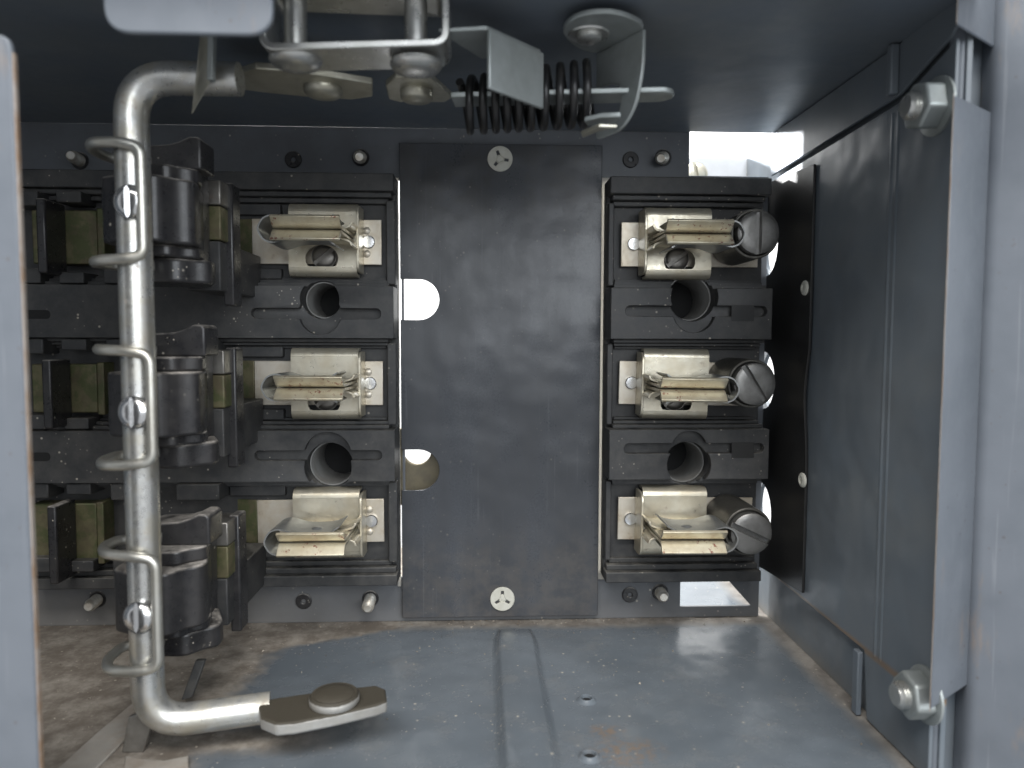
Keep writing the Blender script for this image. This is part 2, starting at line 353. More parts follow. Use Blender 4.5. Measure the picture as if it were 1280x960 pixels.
    def screw_head(s, c, axis, r, h, slot_ang, dome=0.35, sw=0.16, sd=0.45, seg=28):
        """a round head cut by a straight slot: two domed halves over a sunk floor"""
        c = Vector(c); axis = Vector(axis).normalized()
        up = Vector((0, 0, 1)) if abs(axis.z) < 0.9 else Vector((1, 0, 0))
        a = (up-axis*up.dot(axis)).normalized(); e = axis.cross(a)
        sl = a*math.cos(slot_ang)+e*math.sin(slot_ang); pn = axis.cross(sl)
        s.lathe(c, axis, [(r, 0), (r, h*(1-sd)), (0, h*(1-sd))], seg)
        wd = sw*r
        for sg in (1, -1):
            a0 = math.asin(wd/r)
            bm = bmesh.new(); rings = []
            for rr, hh in ((1.0, 0.0), (1.0, h*(1-dome)), (0.93, h*(1-dome*0.62)), (0.78, h*(1-dome*0.25)), (0.5, h*0.98)):
                R_ = rr*r; ring = []
                th0 = math.asin(min(0.98, wd/R_))
                for k in range(13):
                    t = th0+(math.pi-2*th0)*k/12
                    ring.append(bm.verts.new(c+axis*hh+sl*R_*math.cos(t)+pn*sg*R_*math.sin(t)))
                rings.append(ring)
            for p, q in zip(rings, rings[1:]):
                for k in range(12): bm.faces.new((p[k], p[k+1], q[k+1], q[k]))
                bm.faces.new((p[0], q[0], q[-1], p[-1]))
            bm.faces.new(rings[-1]); bm.faces.new(list(reversed(rings[0])))
            bmesh.ops.recalc_face_normals(bm, faces=bm.faces[:]); s.add(bm)
        return s
    def build(s, name, mat, parent=None, bevel=0.0, smooth=35, seg=2, label=None):
        off = Vector(parent['_o']) if parent is not None else Vector((0, 0, 0))
        for v in s.bm.verts: v.co = (v.co-off)*S
        me = bpy.data.meshes.new(name); s.bm.to_mesh(me); s.bm.free()
        me.materials.append(M[mat] if isinstance(mat, str) else mat)
        for p in me.polygons: p.use_smooth = True
        me.set_sharp_from_angle(angle=R(smooth))
        o = bpy.data.objects.new(name, me); sc.collection.objects.link(o)
        if parent is not None: o.parent = parent; o['_o'] = tuple(off)
        if bevel:
            m = o.modifiers.new('edge', 'BEVEL'); m.width = bevel*S; m.segments = seg; m.limit_method = 'ANGLE'; m.angle_limit = R(40)
            m.harden_normals = False; m.use_clamp_overlap = True
        if label: o['label'] = label
        return o

def bore(o, *cyls):
    """drill round holes (x, z, r) straight through a part"""
    for x, z, r_ in cyls:
        k = B().lathe(V(x, -60, z), (0, -1, 0), [(r_, 0), (r_, 200)], 32).build('drill', 'mould', o.parent)
        m = o.modifiers.new('bore', 'BOOLEAN'); m.operation = 'DIFFERENCE'; m.object = k; m.solver = 'EXACT'
        bv = [q for q in o.modifiers if q.type == 'BEVEL']
        for q in bv: q.show_viewport = False
        bpy.context.view_layer.update()
        me = bpy.data.meshes.new_from_object(o.evaluated_get(bpy.context.evaluated_depsgraph_get()))
        o.modifiers.remove(m)
        for q in bv: q.show_viewport = True
        o.data = me; bpy.data.objects.remove(k)

def thing(name, label, cat, at, group=None):
    o = bpy.data.objects.new(name, None); sc.collection.objects.link(o); o.empty_display_size = 0.004
    o.location = Vector(at)*S; o['_o'] = tuple(at); o['label'] = label; o['category'] = cat
    if group: o['group'] = group
    return o
def tag(o, label, cat, group=None):
    o['label'] = label; o['category'] = cat
    if group: o['group'] = group
    return o
def dup(root, delta, label, group=None):
    c = root.copy(); sc.collection.objects.link(c); c.location = root.location+Vector(delta)*S; c['label'] = label
    if group: c['group'] = group
    out = [c]
    for ch in list(root.children):
        k = ch.copy(); sc.collection.objects.link(k); k.parent = c; out.append(k)
        for g in list(ch.children):
            q = g.copy(); sc.collection.objects.link(q); q.parent = k; out.append(q)
    return c
def settle(o, dy): o['_o'] = tuple(dy)

# ------------------------------------------------------------------ the wall behind
o = B().slab([Vector((-6000, 1100, -4000)), Vector((6000, 1100, -4000)), Vector((6000, 1100, 5000)), Vector((-6000, 1100, 5000))], (0, 30, 0)).build('white_wall', 'backdrop')
o['kind'] = 'structure'

# ------------------------------------------------------------------ enclosure
XW, ZT, ZB, XL = 371.0, 258.0, -357.0, -640.0
PITCH = 167.0
ROWZ = [115.0, -52.0, -219.0]
enc = thing('switch_enclosure', 'open grey painted steel enclosure of a fused disconnect switch', 'enclosure', (0, 0, ZB))

def dhole(x0, px_right, py0, py1, d):
    a, c = W(px_right, py0, d), W(px_right, py1, d); r = (a.z-c.z)/2; cz = (a.z+c.z)/2; cx = a.x-r
    pts = [V(x0, d, cz-r)]+[V(cx+r*math.sin(t), d, cz-r*math.cos(t)) for t in [math.pi*k/16 for k in range(17)]]+[V(x0, d, cz+r)]
    return pts, cz, r, cx
mp_out = [V(XL, 0, ZB), V(359, 0, ZB), V(359, 0, 205), V(258, 0, 205), V(258, 0, ZT), V(XL, 0, ZT)]
_, hz1, hr1, hx1 = dhole(-108, 549, 349, 400, 0)
holes = [[V(-96, 0, hz1-hr1-6), V(-40, 0, hz1-hr1-6), V(-40, 0, hz1+hr1+6), V(-96, 0, hz1+hr1+6)]]
cz2 = (425-572)*1.0
_, hz2, hr2, hx2 = dhole(-108, 549, 562, 613, 0)
holes.append([V(-96, 0, hz2-hr2-6), V(-40, 0, hz2-hr2-6), V(-40, 0, hz2+hr2+6), V(-96, 0, hz2+hr2+6)])
HOLES = [(W(405, 375, -15), 19.5), (W(414, 583, -15), 24), (W(872, 371, -15), 24), (W(869, 580, -15), 22)]
HC = [(bx_, bz_, r_) for bx_, bz_, r_ in ((-186.0, 46.5, 20.0), (-179.0, -148.5, 25.0), (250.0, 51.0, 25.5), (247.0, -148.0, 24.0))]
for bx_, bz_, r_ in HC: holes.append(circle(V(bx_, 0, bz_), Vector((r_+3, 0, 0)), Vector((0, 0, r_+3)), 28))
holes.append([V(-109, 0, -300), V(-99, 0, -300), V(-99, 0, 195), V(-109, 0, 195)])
holes.append([V(148, 0, -293), V(160, 0, -293), V(160, 0, 195), V(148, 0, 195)])
holes.append([V(256, 0, -343), V(349, 0, -343), V(317, 0, -307.5), V(256, 0, -307.5)])
for px, py in ((625, 199),):
    holes.append(circle(W(px, py, 0), Vector((7, 0, 0)), Vector((0, 0, 7)), 16))
B().slab(mp_out, (0, 5, 0), holes).build('mounting_panel', 'mount', enc, 0.8)
# a hub of the knockout behind the lower slot
q_ = W(522, 563, -26)
B().slab([V(-112, -24, hz2-50), V(-20, -24, hz2-50), V(-20, -24, hz2+50), V(-112, -24, hz2+50)], (0, 5, 0), [circle(V(q_.x, -24, q_.z), Vector((17.5, 0, 0)), Vector((0, 0, 17.5)), 28)]).build('knockout_hub', 'hub', enc, 2.0, seg=3)
B().slab([V(XL, -6, ZT+.2), V(258.5, -6, ZT+.2), V(258.5, 0, ZT+.2), V(XW, 0, ZT+.2), V(XW, 470, ZT+.2), V(XL, 470, ZT+.2)], (0, 0, 6)).build('ceiling_panel', 'paint', enc, 0.8)
# floor with its pressed rib
fl = B().slab([V(XL, -330, ZB), V(XW+8, -330, ZB), V(XW+8, 470, ZB), V(XL, 470, ZB)], (0, 0, -6))
fl.build('floor_panel', 'floor', enc, 0.8)
rb = B(); bm = bmesh.new()
prof = [(-8, 0.2), (-4.5, 1.2), (-1.0, 9), (2.5, 11.4), (20, 12), (37.5, 11.4), (41.0, 9), (44.5, 1.2), (48, 0.2)]
rows = []
for k in range(16):
    t = k/15; dd = 30+t*420; e = min(1, t*14)
    rows.append([bm.verts.new(V(20+21+(x-21)*(0.75+0.25*min(1, t*10)), dd, ZB+0.15+h*math.sin(min(1, e)*math.pi/2))) for x, h in prof])
for a, c in zip(rows, rows[1:]):
    for k in range(len(prof)-1): bm.faces.new((a[k], a[k+1], c[k+1], c[k]))
bmesh.ops.recalc_face_normals(bm, faces=bm.faces[:]); rb.add(bm)
o = rb.build('floor_rib', 'floor', enc, 0, 60)
# tapped bumps on the floor
for px, py in ((733, 876), (737, 947)):
    p = WZ(px, py, ZB)
    B().lathe(p, (0, 0, 1), [(10.5, 0.1), (8.5, 1.0), (7.2, 3.0), (6.2, 3.6), (5.4, 3.2), (5.0, 0.4)], 24).build('tapped_boss', 'floor', enc, 0, 50)
    B().lathe(p, (0, 0, 1), [(5.2, 0.1), (5.2, 0.5), (0, 0.5)], 20).build('tapped_hole', 'hole', enc)
# side wall with three round openings beside the lugs
def wallpt(x, d, z): return Vector((x, -d, z))
wo = [wallpt(XW, -150, ZB), wallpt(XW, 350, ZB), wallpt(XW, 350, ZT+60), wallpt(XW, 0, ZT), wallpt(XW, -150, ZT)]
wh = [circle(Vector((XW, -9, z+2)), Vector((0, 46, 0)), Vector((0, 0, 43)), 28) for z in ROWZ]
B().slab(wo, (5, 0, 0), wh).build('side_wall', 'wall', enc, 0.8)
# liner plate lapped on the side wall, its upper edge kicked up near the front
lo = [wallpt(361.5, 2, 199), wallpt(361.5, 2, -290), wallpt(361.5, 250, -292), wallpt(361.5, 258, -355), wallpt(361.5, 351, -355), wallpt(361.5, 351, 231), wallpt(361.5, 347, 228), wallpt(361.5, 279, 206)]
lh = [circle(Vector((361.5, -9, z+2)), Vector((0, 26, 0)), Vector((0, 0, 36)), 28) for z in ROWZ]
lh = [[Vector((361.5, min(-2.5, v.y), v.z)) for v in h] for h in lh]
# the plate starts behind the openings: cut them as notches in its rear edge
rear = []
zs = sorted(ROWZ, reverse=True)
rear.append(wallpt(361.5, 2, 199))
for z in zs:
    for k in range(13):
        t = math.pi/2-math.pi*k/12
        rear.append(Vector((361.5, -2-max(0.0, 33*math.cos(t)), z+2+36*math.sin(t))))
lo2 = rear+[wallpt(361.5, 2, -290)]+lo[2:]
B().slab(lo2, (3.5, 0, 0)).build('liner_plate', 'wall', enc, 0.7)
up_ = [wallpt(361.8, -2, 206), wallpt(361.8, 276, 213), wallpt(361.8, 344, 235), wallpt(361.8, 351, 241), wallpt(361.8, 351, 300), wallpt(361.8, 276, 257), wallpt(361.8, -2, 257)]
B().slab(up_, (3.2, 0, 0)).build('upper_wall_plate', 'paint', enc, 0.6)
# joggle in the liner
jg = B()
for d0, d1 in ((268, 271), (275, 279)):
    jg.slab(fillet([wallpt(361.6, d0-1.5, 0), wallpt(358.6, d0, 0), wallpt(358.6, d1, 0), wallpt(361.6, d1+1.5, 0)], 1, 2), (0, 0, 1))
jg.bm.free(); jg = B()
for d0 in (268, 277):
    pth = [(361.8, d0-3.2), (361.0, d0-1.5), (360.6, d0), (361.0, d0+1.5), (361.8, d0+3.2)]
    jg.slab([wallpt(x, d, -290) for x, d in pth], (0, 0, 490))
jg.build('joggle_bead', 'wall', enc, 0, 60)
# upper side wall fold near the front and lower front fold
B().box(354, 361.7, 268, 276, 214, ZT-1).build('corner_fold', 'paint', enc, 1.5)
B().box(356, 361.2, 240, 250, -356, -294).build('corner_fold', 'paint', enc, 1.2)
# rolled front edge seen through the notch
B().tube([V(371, 341, -420), V(371, 341, 300)], 7, 14).build('rolled_edge', 'lip', enc, 0, 60)
# slanted front lip with its notch, and the face beyond it
def lip_pt(s_, py):                                 # s_ 0..1 across the slanted face
    a, c = W(1188, 480, 375), W(1226, 480, 339)
    q = a.lerp(c, s_); return q
La, Lc = W(1182, 400, 375), W(1228, 400, 337)
def lp(s_, z): q = La.lerp(Lc, s_); return Vector((q.x, q.y, z))
nv = Vector((0.5, 0.86, 0))*5
for z0, z1 in ((W(1188, 118, 375).z, -284), (W(1188, 30, 375).z, 420)):
    B().slab([lp(0, z0), lp(1, z0), lp(1, z1), lp(0, z1)], nv).build('front_lip', 'lip', enc, 1.2)
    B().slab([lp(-0.022, z0+1), lp(-0.003, z0+1), lp(-0.003, z1-1), lp(-0.022, z1-1)], nv*0.9).build('bare_edge', 'rust', enc)
fpa = Lc+Vector((1.2, 0, 0)); fpb = Vector((Lc.x+75, Lc.y-62, 0))
pth = fillet([Vector((fpa.x+2, fpa.y+14, -420)), Vector((fpa.x, fpa.y-2, -420)), Vector((fpb.x, fpb.y, -420))], 6, 5)
B().sheet(pth, (0, 0, 860), 5).build('front_face', 'lip', enc, 0, 50)
B().box(374, 470, 318, 322, -520, 330).build('leak_blocker', 'wall', enc, 0.8)  # plate added to block a bright leak beside the rolled edge
# near lip beside the operating rod and the tab hanging over the linkage
x1, zt = W(30, 480, 425).x, W(10, 42, 425).z
pts = fillet([V(x1, 425, -360), V(x1, 425, zt), V(x1-130, 425, zt), V(x1-130, 425, -360)], 10, 8)
B().slab(pts, (0, 5, 0)).build('front_flange', 'lip', enc, 1.4)
B().slab([V(x1+.1, 424.3, -360), V(x1+0.7, 423.9, -360), V(x1+0.7, 423.9, zt-11), V(x1+.1, 424.3, zt-11)], (0, 3.6, 0)).build('bare_edge', 'rust', enc)
x0, x1_, zb = W(129, 20, 425).x, W(341, 20, 425).x, W(230, 42, 425).z
pts = fillet([V(x0, 425, zb+160), V(x0, 425, zb), V(x1_, 425, zb), V(x1_, 425, zb+160)], 17, 8)
B().slab(pts, (0, 5, 0)).build('hanging_tab', 'lip', enc, 1.4)
B().box(XL-6, XL, 0, 470, ZB, ZT).build('hinge_wall', 'paint', enc, 0.8)
# pale rear wall of the wiring space with its drive screw
B().slab([V(200, -108, 60), V(XW-1, -108, 60), V(XW-1, -108, W(890, 197, -108).z), V(200, -108, W(890, 197, -108).z)], (0, 5, 0)).build('rear_wall', 'rear', enc, 0.8)
p = W(868, 219, -96)
B().screw_head(p, (0, -1, 0), 17, 10, 0.2, dome=0.7).build('drive_screw', 'bronze', enc)

# ------------------------------------------------------------------ centre insulating board
D_P = 9
cp = thing('insulating_board', 'tall black fibre board between the two columns of fuse clips', 'insulating board', (25, -D_P, -350))
pl, pr = W(501, 480, D_P).x, W(750, 480, D_P).x
ptop, pbot = W(625, 180, D_P).z, W(625, 771, D_P).z
d1, a1, r1, c1 = dhole(pl, 549, 349, 400, D_P); d2, a2, r2, c2 = dhole(pl, 549, 562, 613, D_P)
out = [V(pl, D_P, pbot), V(pr, D_P, pbot), V(pr, D_P, ptop), V(pl, D_P, ptop)]+list(reversed(d1))+list(reversed(d2))
B().slab(out, (0, 4, 0)).build('board', 'panel', cp, 0.7)
for px, side in ((497.5, 5.0), (756, 7.0)):
    a, c = W(px-side/2-1.5, 222, 3), W(px+side/2+1.5, 733 if px < 600 else 724, 3)
    z0, z1 = c.z, a.z
    pts = []
    n_ = 22
    for k in range(n_+1): pts.append(V(c.x+random.uniform(-.4, .4), 3, z0+(z1-z0)*k/n_))
    for k in range(n_+1): pts.append(V(a.x+random.uniform(-.4, .4), 3, z1+(z0-z1)*k/n_))
    B().slab(pts, (0, 1.5, 0)).build('gap_diffuser', 'fibre', cp)  # translucent strip added where the white behind shows through the gap
for i, (px, py, rot, lab) in enumerate(((625, 199, 0.35, 'round white plug with a three-way slot at the top of the black board'),
                                        (628, 748, 0.0, 'round white plug with a three-way slot at the foot of the black board'))):
    p = W(px, py, D_P)
    t = thing('push_rivet', lab, 'push rivet', p, 'white push rivets in the insulating board')
    star = []
    for k in range(3):
        a_ = rot+math.pi/2+2*math.pi*k/3
        e1 = Vector((math.cos(a_), 0, math.sin(a_))); e2 = Vector((-math.sin(a_), 0, math.cos(a_)))
        c0 = p+V(0, 3, 0)
        star += [c0+e1*3.6-e2*4.2*0+(-e2)*2.0, c0+e1*10.5-e2*1.7, c0+e1*10.5+e2*1.7, c0+e1*3.6+e2*2.0]
    B().slab(circle(p+V(0, 3, 0), Vector((15.3, 0, 0)), Vector((0, 0, 15.3)), 36), (0, 2.8, 0), [star]).build('flange', 'nylon', t, 0.6)
    bk = B()
    bk.lathe(p+V(0, 0.3, 0), (0, -1, 0), [(5.5, 0), (4.2, 1.6), (0, 2.0)], 16); bk.build('pin', 'nylon', t)

# ------------------------------------------------------------------ moulded fuse bases
def rib_with_keyway(bld, x0, x1, zc, hx, hz, hr, kx0, kx1, kz, half=30):
    """a shelf between two poles: raised face with a long keyway round a through hole"""
    dt, dg = 60, 49
    hr = min(hr*1.16, 28.5-abs(kz-zc))/1.16
    kw = []
    ang = math.asin(min(.95, 6.2/(hr*1.16)))
    def arc(a0, a1, n_=14):
        return [V(hx+hr*1.16*math.cos(a0+(a1-a0)*k/n_), dt, kz+0+hr*1.16*math.sin(a0+(a1-a0)*k/n_)) for k in range(n_+1)]
    kw += arc(ang, math.pi-ang)
    kw += [V(kx0+6+6*math.cos(t), dt, kz+6*math.sin(t)) for t in [math.pi/2+math.pi*k/8 for k in range(9)]]
    kw += arc(math.pi+ang, 2*math.pi-ang)
    kw += [V(kx1-6+6*math.cos(t), dt, kz+6*math.sin(t)) for t in [-math.pi/2+math.pi*k/8 for k in range(9)]]
    # groove and the hole's mouth, then the body below it with the plain hole
    bld.slab([V(x0, dt, zc-half), V(x1, dt, zc-half), V(x1, dt, zc+half), V(x0, dt, zc+half)], (0, dt-dg, 0), [kw])
    bld.slab([V(x0, dg-0.05, zc-half), V(x1, dg-0.05, zc-half), V(x1, dg-0.05, zc+half), V(x0, dg-0.05, zc+half)], (0, dg-19, 0))

def fuse_base(name, label, x0, x1, xin0, xin1, rib_specs, cat='fuse block'):
    t = thing(name, label, cat, V((x0+x1)/2, 5, -296))
    zt_, zb_ = 192, -295
    bb = B().slab([V(x0, 24, zb_), V(x1, 24, zb_), V(x1, 24, zt_), V(x0, 24, zt_)], (0, 19, 0), [circle(V(h[0], 24, h[1]), Vector((h[2]+1, 0, 0)), Vector((0, 0, h[2]+1)), 28) for h in HC if x0 < h[0] < x1])
    bb.build('base_plate', 'mould', t, 1.0)
    f = B(); f.box(x0, x1, 18, 50, 172, zt_); f.box(x0+4, x1-4, 18, 42, 166, 171.9); f.box(xin0, xin1, 18, 34, 160, 165.9)
    f.build('end_rail', 'mould', t, 1.2)
    f = B(); f.box(x0, x1, 18, 46, zb_, -282); f.box(x0+2, x1-2, 18, 38, -281.9, -275); f.box(xin0, xin1, 18, 30, -274.9, -269)
    f.build('end_rail', 'mould', t, 1.2)
    for i in (0, 1):
        r_ = B(); zc = (ROWZ[i]+ROWZ[i+1])/2
        rib_with_keyway(r_, x0, x1, zc, *rib_specs[i])
        r_ = r_.build('rib', 'mould', t, 1.3)
        near = [h for h in HC if x0 < h[0] < x1 and abs(h[1]-zc) < 60]
        bore(r_, *[(h[0], h[1], h[2]+2.5) for h in near])
        ss = {1: B(), -1: B()}
        for k, (hw, dp) in enumerate(((34.5, 47), (38.5, 39), (42, 30))):
            h0 = (30, 34.5, 38.5)[k]+0.05
            for sg in (1, -1):
                zz = sorted((zc+sg*h0, zc+sg*hw)); ss[sg].box(xin0+k*2, xin1-k*2, 18, dp, *zz)
        for sg in (1, -1):
            q_ = ss[sg].build('stepped_ledge', 'mould', t, 0.9)
            hit = [h for h in near if sg*(h[1]-zc)+h[2]+2.5 > 30]
            if hit: bore(q_, *[(h[0], h[1], h[2]+2.5) for h in hit])
    return t
def bx(px, d): return W(px, 480, d).x
L0, L1 = -545.0, -101.5
lb = fuse_base('fuse_block', 'long black moulded base behind the operating rod', L0, L1, L0+20, L1-8,
               [(HC[0][0], HC[0][1], HC[0][2]+1, bx(315, 60), bx(477, 60), (425-393)*.935),
                (HC[1][0], HC[1][1], HC[1][2]+1, bx(316, 60), bx(477, 60), (425-569)*.935)])
for z in ROWZ: B().box(L1-11, L1-0.1, 18, 38, z-50, z+48).build('end_wall', 'mould', lb, 1.4)
# second, shorter keyway at the far end of each rib: a flat near-black patch standing in for the slot's shade
for i, py in ((0, 393), (1, 571)):
    p = W(46, py, 60)
    B().slab(fillet([p+V(-16, .5, -5), p+V(15, .5, -5), p+V(15, .5, 5), p+V(-16, .5, 5)], 5, 4, True), (0, 1, 0)).build('keyway', 'hole', lb)
# moulded cheeks beside the strips
for z in ROWZ:
    cheeks = [(-302, -236, 33, 31, 44), (-352, -303, 64, 33, 52), (-530, -500, 56, 35, 52), (-480, -452, 56, 39, 52), (-430, -405, 56, 32, 52)]
    for xa, xb, dd, za, zb2 in cheeks:
        B().box(xa, xb, 18, dd, z+za, z+zb2).build('pocket_cheek', 'mould', lb, 1.4); B().box(xa, xb, 18, dd, z-zb2, z-za).build('pocket_cheek', 'mould', lb, 1.4)
rx0, rx1 = 151.0, 343.0
rbse = fuse_base('fuse_block', 'short black moulded base beside the insulated side wall', rx0, rx1, rx0+6, rx1-3,
                 [(HC[2][0], HC[2][1], HC[2][2]+1, bx(781, 60), rx1-6, (425-388)*.935),
                  (HC[3][0], HC[3][1], HC[3][2]+1, bx(781, 60), rx1-6, (425-562)*.935)])
for z in ROWZ: B().box(rx0+.1, rx0+7, 18, 38, z-50, z+48).build('end_wall', 'mould', rbse, 1.2)
for py in (391, 562):
    p = W(928, py, 60); B().slab([p+V(-13, .4, -10), p+V(14, .4, -10), p+V(14, .4, 9), p+V(-13, .4, 9)], (0, .6, 0)).build('retaining_notch', 'barrier', rbse)
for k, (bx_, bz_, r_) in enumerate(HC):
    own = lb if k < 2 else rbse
    B().lathe(V(bx_, -38, bz_), (0, -1, 0), [(r_+2.2, 0), (r_+2.2, 71), (r_+1.6, 72), (r_+.4, 72), (r_, 71), (r_, 2), (0, 2)], 36).build('lit_hole_wall', 'hole_lit', own, 0, 40)  # pale lining added so the hole walls read as lit
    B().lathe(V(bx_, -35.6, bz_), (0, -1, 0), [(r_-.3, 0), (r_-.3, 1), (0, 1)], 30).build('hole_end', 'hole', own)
# small pieces behind the rod: grey green contact plates and dark posts on the long base
rowname = ['upper', 'middle', 'lower']
for i, z in enumerate(ROWZ):
    y0, y1 = ((262, 330), (455, 516), (630, 702))[i]
    a, c = W(38, y0, 45), W(122, y1, 45)
    t = thing('line_contact', 'dull greenish brass contact behind the rod in the %s pole' % rowname[i], 'contact', V((a.x+c.x)/2, 18, (a.z+c.z)/2), 'brass line contacts behind the rod')
    B().box(a.x, c.x, 18, 44, c.z, a.z).build('contact_plate', 'brass', t, 1.5)
    B().box(W(37, 0, 80).x, W(49, 0, 80).x, 44, 84, c.z-14, a.z+6).build('barrier_post', 'carrier', t, 2)
    B().box(c.x+2, c.x+10, 18, 48, c.z-2, a.z+2).build('contact_edge', 'brass', t, 1.2)

# ------------------------------------------------------------------ fuse clips
def make_clip(sg, xe, label, group, long_strip):
    """sg -1: runs away from the board to the rod; +1: to the side wall; built at z = 0, placed by its Empty"""
    X = lambda q: xe+sg*q
    t = thing('fuse_clip', label, 'fuse clip', V(X(66), 18, 0), group)
    D0 = 33
    # strip
    if long_strip:
        st = fillet([V(X(0), D0-1.5, 0), V(X(146), D0-1.5, 0), V(X(152), D0-2.8, 0)], 3, 5)
    else:
        st = [V(X(0), D0-1.5, 0), V(X(168), D0-1.5, 0)]
    b_ = B().sheet([p+Vector((0, 0, -26.5)) for p in st], (0, 0, 53), 3)
    strip = b_.build('bus_strip', 'strip', t, 0.8)
    if long_strip:
        B().sheet([p+Vector((0, 0, -26.5)) for p in [V(X(152.3), D0-2.9, 0), V(X(190), D0-13.2, 0)]], (0, 0, 53), 3).build('tarnished_end', 'brass', t, 0.8)
    B().lathe(V(X(15), D0, 0), (0, -1, 0), [(7.8, 0), (7.8, 3.5), (6.9, 4.6), (0, 4.9)], 18).build('rivet', 'bright', strip, 0, 30)
    if long_strip:
        for dz in (13.5, -13.5):
            B().lathe(V(X(17.5), D0, dz), (0, -1, 0), [(4.6, 0), (4.2, 1.1), (2.6, 2.2), (0, 2.6)], 14).build('dimple', 'strip', strip)
    # saddle body with rounded shoulders and the screw window
    A0, A1 = 26, 104
    th = 3.2; Df = 52
    win = [V(X(66)+19*math.cos(a_), Df, -22+16*math.sin(a_)) for a_ in [2*math.pi*k/24 for k in range(24)]]
    win = [Vector((v.x, v.y, max(v.z, -31))) for v in win]
    ww = []
    for v in win:
        if not ww or (v-ww[-1]).length > 0.5: ww.append(v)
    body = B()
    body.slab([V(X(A0), Df, -32), V(X(A1), Df, -32), V(X(A1), Df, 32), V(X(A0), Df, 32)], (0, th, 0), [ww])
    for s_ in (1, -1):
        pr_ = [V(X(A0), Df-th/2, s_*32)]+[V(X(A0), Df-th/2-8.5+8.5*math.cos(a_), s_*(32+8.5*math.sin(a_))) for a_ in [math.pi/2*k/7 for k in range(1, 8)]]+[V(X(A0), D0-1, s_*40.5)]
        body.sheet(pr_, (sg*(A1-A0), 0, 0), th)
    body.build('saddle', 'clip', t, 0, 40)
    # end plate standing beside the rivet
    e_ = fillet([V(X(24), D0, -38), V(X(24), 66, -38), V(X(24), 66, 38), V(X(24), D0, 38)], 12, 6)
    B().slab(e_, (-sg*3.2, 0, 0)).build('end_plate', 'clip', t, 0.7)
    # jaws, flared at the mouth
    for s_ in (1, -1):
        pj = fillet([V(X(28), 50, s_*3.5), V(X(28), 127, s_*2.0), V(X(28), 136.5, s_*12.5)], 5, 5)
        j = B().sheet(pj, (sg*72, 0, 0), 3.4)
        j.build('jaw', 'jaw', t, 0.6, 40)
    ar = B()
    for s_ in (1, -1):
        pa = fillet([V(X(22.8), 58, s_*13), V(X(24.5), 58, s_*8.5), V(X(33), 58, s_*5.4), V(X(44), 58, s_*4.6)], 4, 4)
        ar.sheet(pa, (0, -40, 0), 2.6)
    ar.build('jaw_arm', 'clip', t, 0.5, 40)
    # hairpin spring hugging both jaws
    up = [(36, 15.5), (45, 10.5), (60, 8.2), (80, 8.8), (92, 12.2), (101, 14), (109, 11.5), (113.5, 6)]
    pts = [V(X(x), 72, z) for x, z in up]+[V(X(115.5), 72, 0)]+[V(X(x), 72, -z) for x, z in reversed(up)]
    B().sheet(spline(pts, 5), (0, -54, 0), 1.6).build('spring_band', 'leaf', t, 0, 50)
    db = B()
    for s_ in (1, -1): db.lathe(V(X(64), 102, s_*8.2), (0, 0, s_), [(8, -1), (6, 1.2), (3, 2.3), (0, 2.6)], 16)
    db.build('spring_dimple', 'leaf', t)
    B().screw_head(V(X(66), 37, -18), (0, -1, 0), 14.5, 8, 0.9*sg if sg < 0 else 2.2, dome=0.6).build('screw', 'dull', t)
    return t
def place_rows(proto, labels, dz=(0, 0, 0)):
    out = []
    for i, z in enumerate(ROWZ):
        if i == 0: proto.location.z = (z+dz[0])*S; o = proto
        else: o = dup(proto, (0, 0, z+dz[i]-ROWZ[0]-dz[0]), labels[i])
        out.append(o)
    return out
gL = 'tinned fuse clips on the long base'; gR = 'tinned fuse clips beside the round lugs'
cl = make_clip(-1, -118, 'top fuse clip of the column next to the operating rod', gL, True)
clL = place_rows(cl, [None, 'middle fuse clip of the column next to the operating rod', 'bottom fuse clip of the column next to the operating rod, in brighter light'])
cr = make_clip(1, 167, 'top fuse clip of the column with round lugs', gR, False)
clR = place_rows(cr, [None, 'middle fuse clip of the column with round lugs', 'bottom fuse clip of the column with round lugs'])

# ------------------------------------------------------------------ cable lugs
lug = thing('cable_lug', 'round grey lug with upright screw slot beside the top fuse clip', 'cable lug', V(302, 34, 0), 'round cable lugs')
bl = B().slab(circle(V(302, 108, 0), Vector((27.5, 0, 0)), Vector((0, 0, 27.5)), 36), (0, 74, 0), [circle(V(302, 108, 0), Vector((24, 0, 0)), Vector((0, 0, 24)), 30)])
bl.build('barrel', 'lug', lug, 1.2)
b_ = B().screw_head(V(0, 0, 0), (0, -1, 0), 23.3, 22, math.pi/2, dome=0.12, sw=0.13, sd=0.35)
o = b_.build('set_screw', 'lugscrew', None, 0.6); o.parent = lug; o.location = (0, -(98-34)*S, 0)
lugs = [lug]; lug.location.z = (ROWZ[0]+3)*S
angs = (-1.57, -0.55, -1.16)
labs = [None, 'round grey lug with diagonal screw slot beside the middle fuse clip', 'round grey lug with slanting screw slot beside the bottom fuse clip']
for i in (1, 2): lugs.append(dup(lug, (0, 0, ROWZ[i]-ROWZ[0]+(1 if i == 1 else 0)), labs[i]))
for l_, a_ in zip(lugs, (math.pi/2, R(58), R(25))):
    for ch in l_.children:
        if ch.name.startswith('set_screw'): ch.rotation_euler.y = a_+math.pi/2-math.pi/2*1 if False else a_

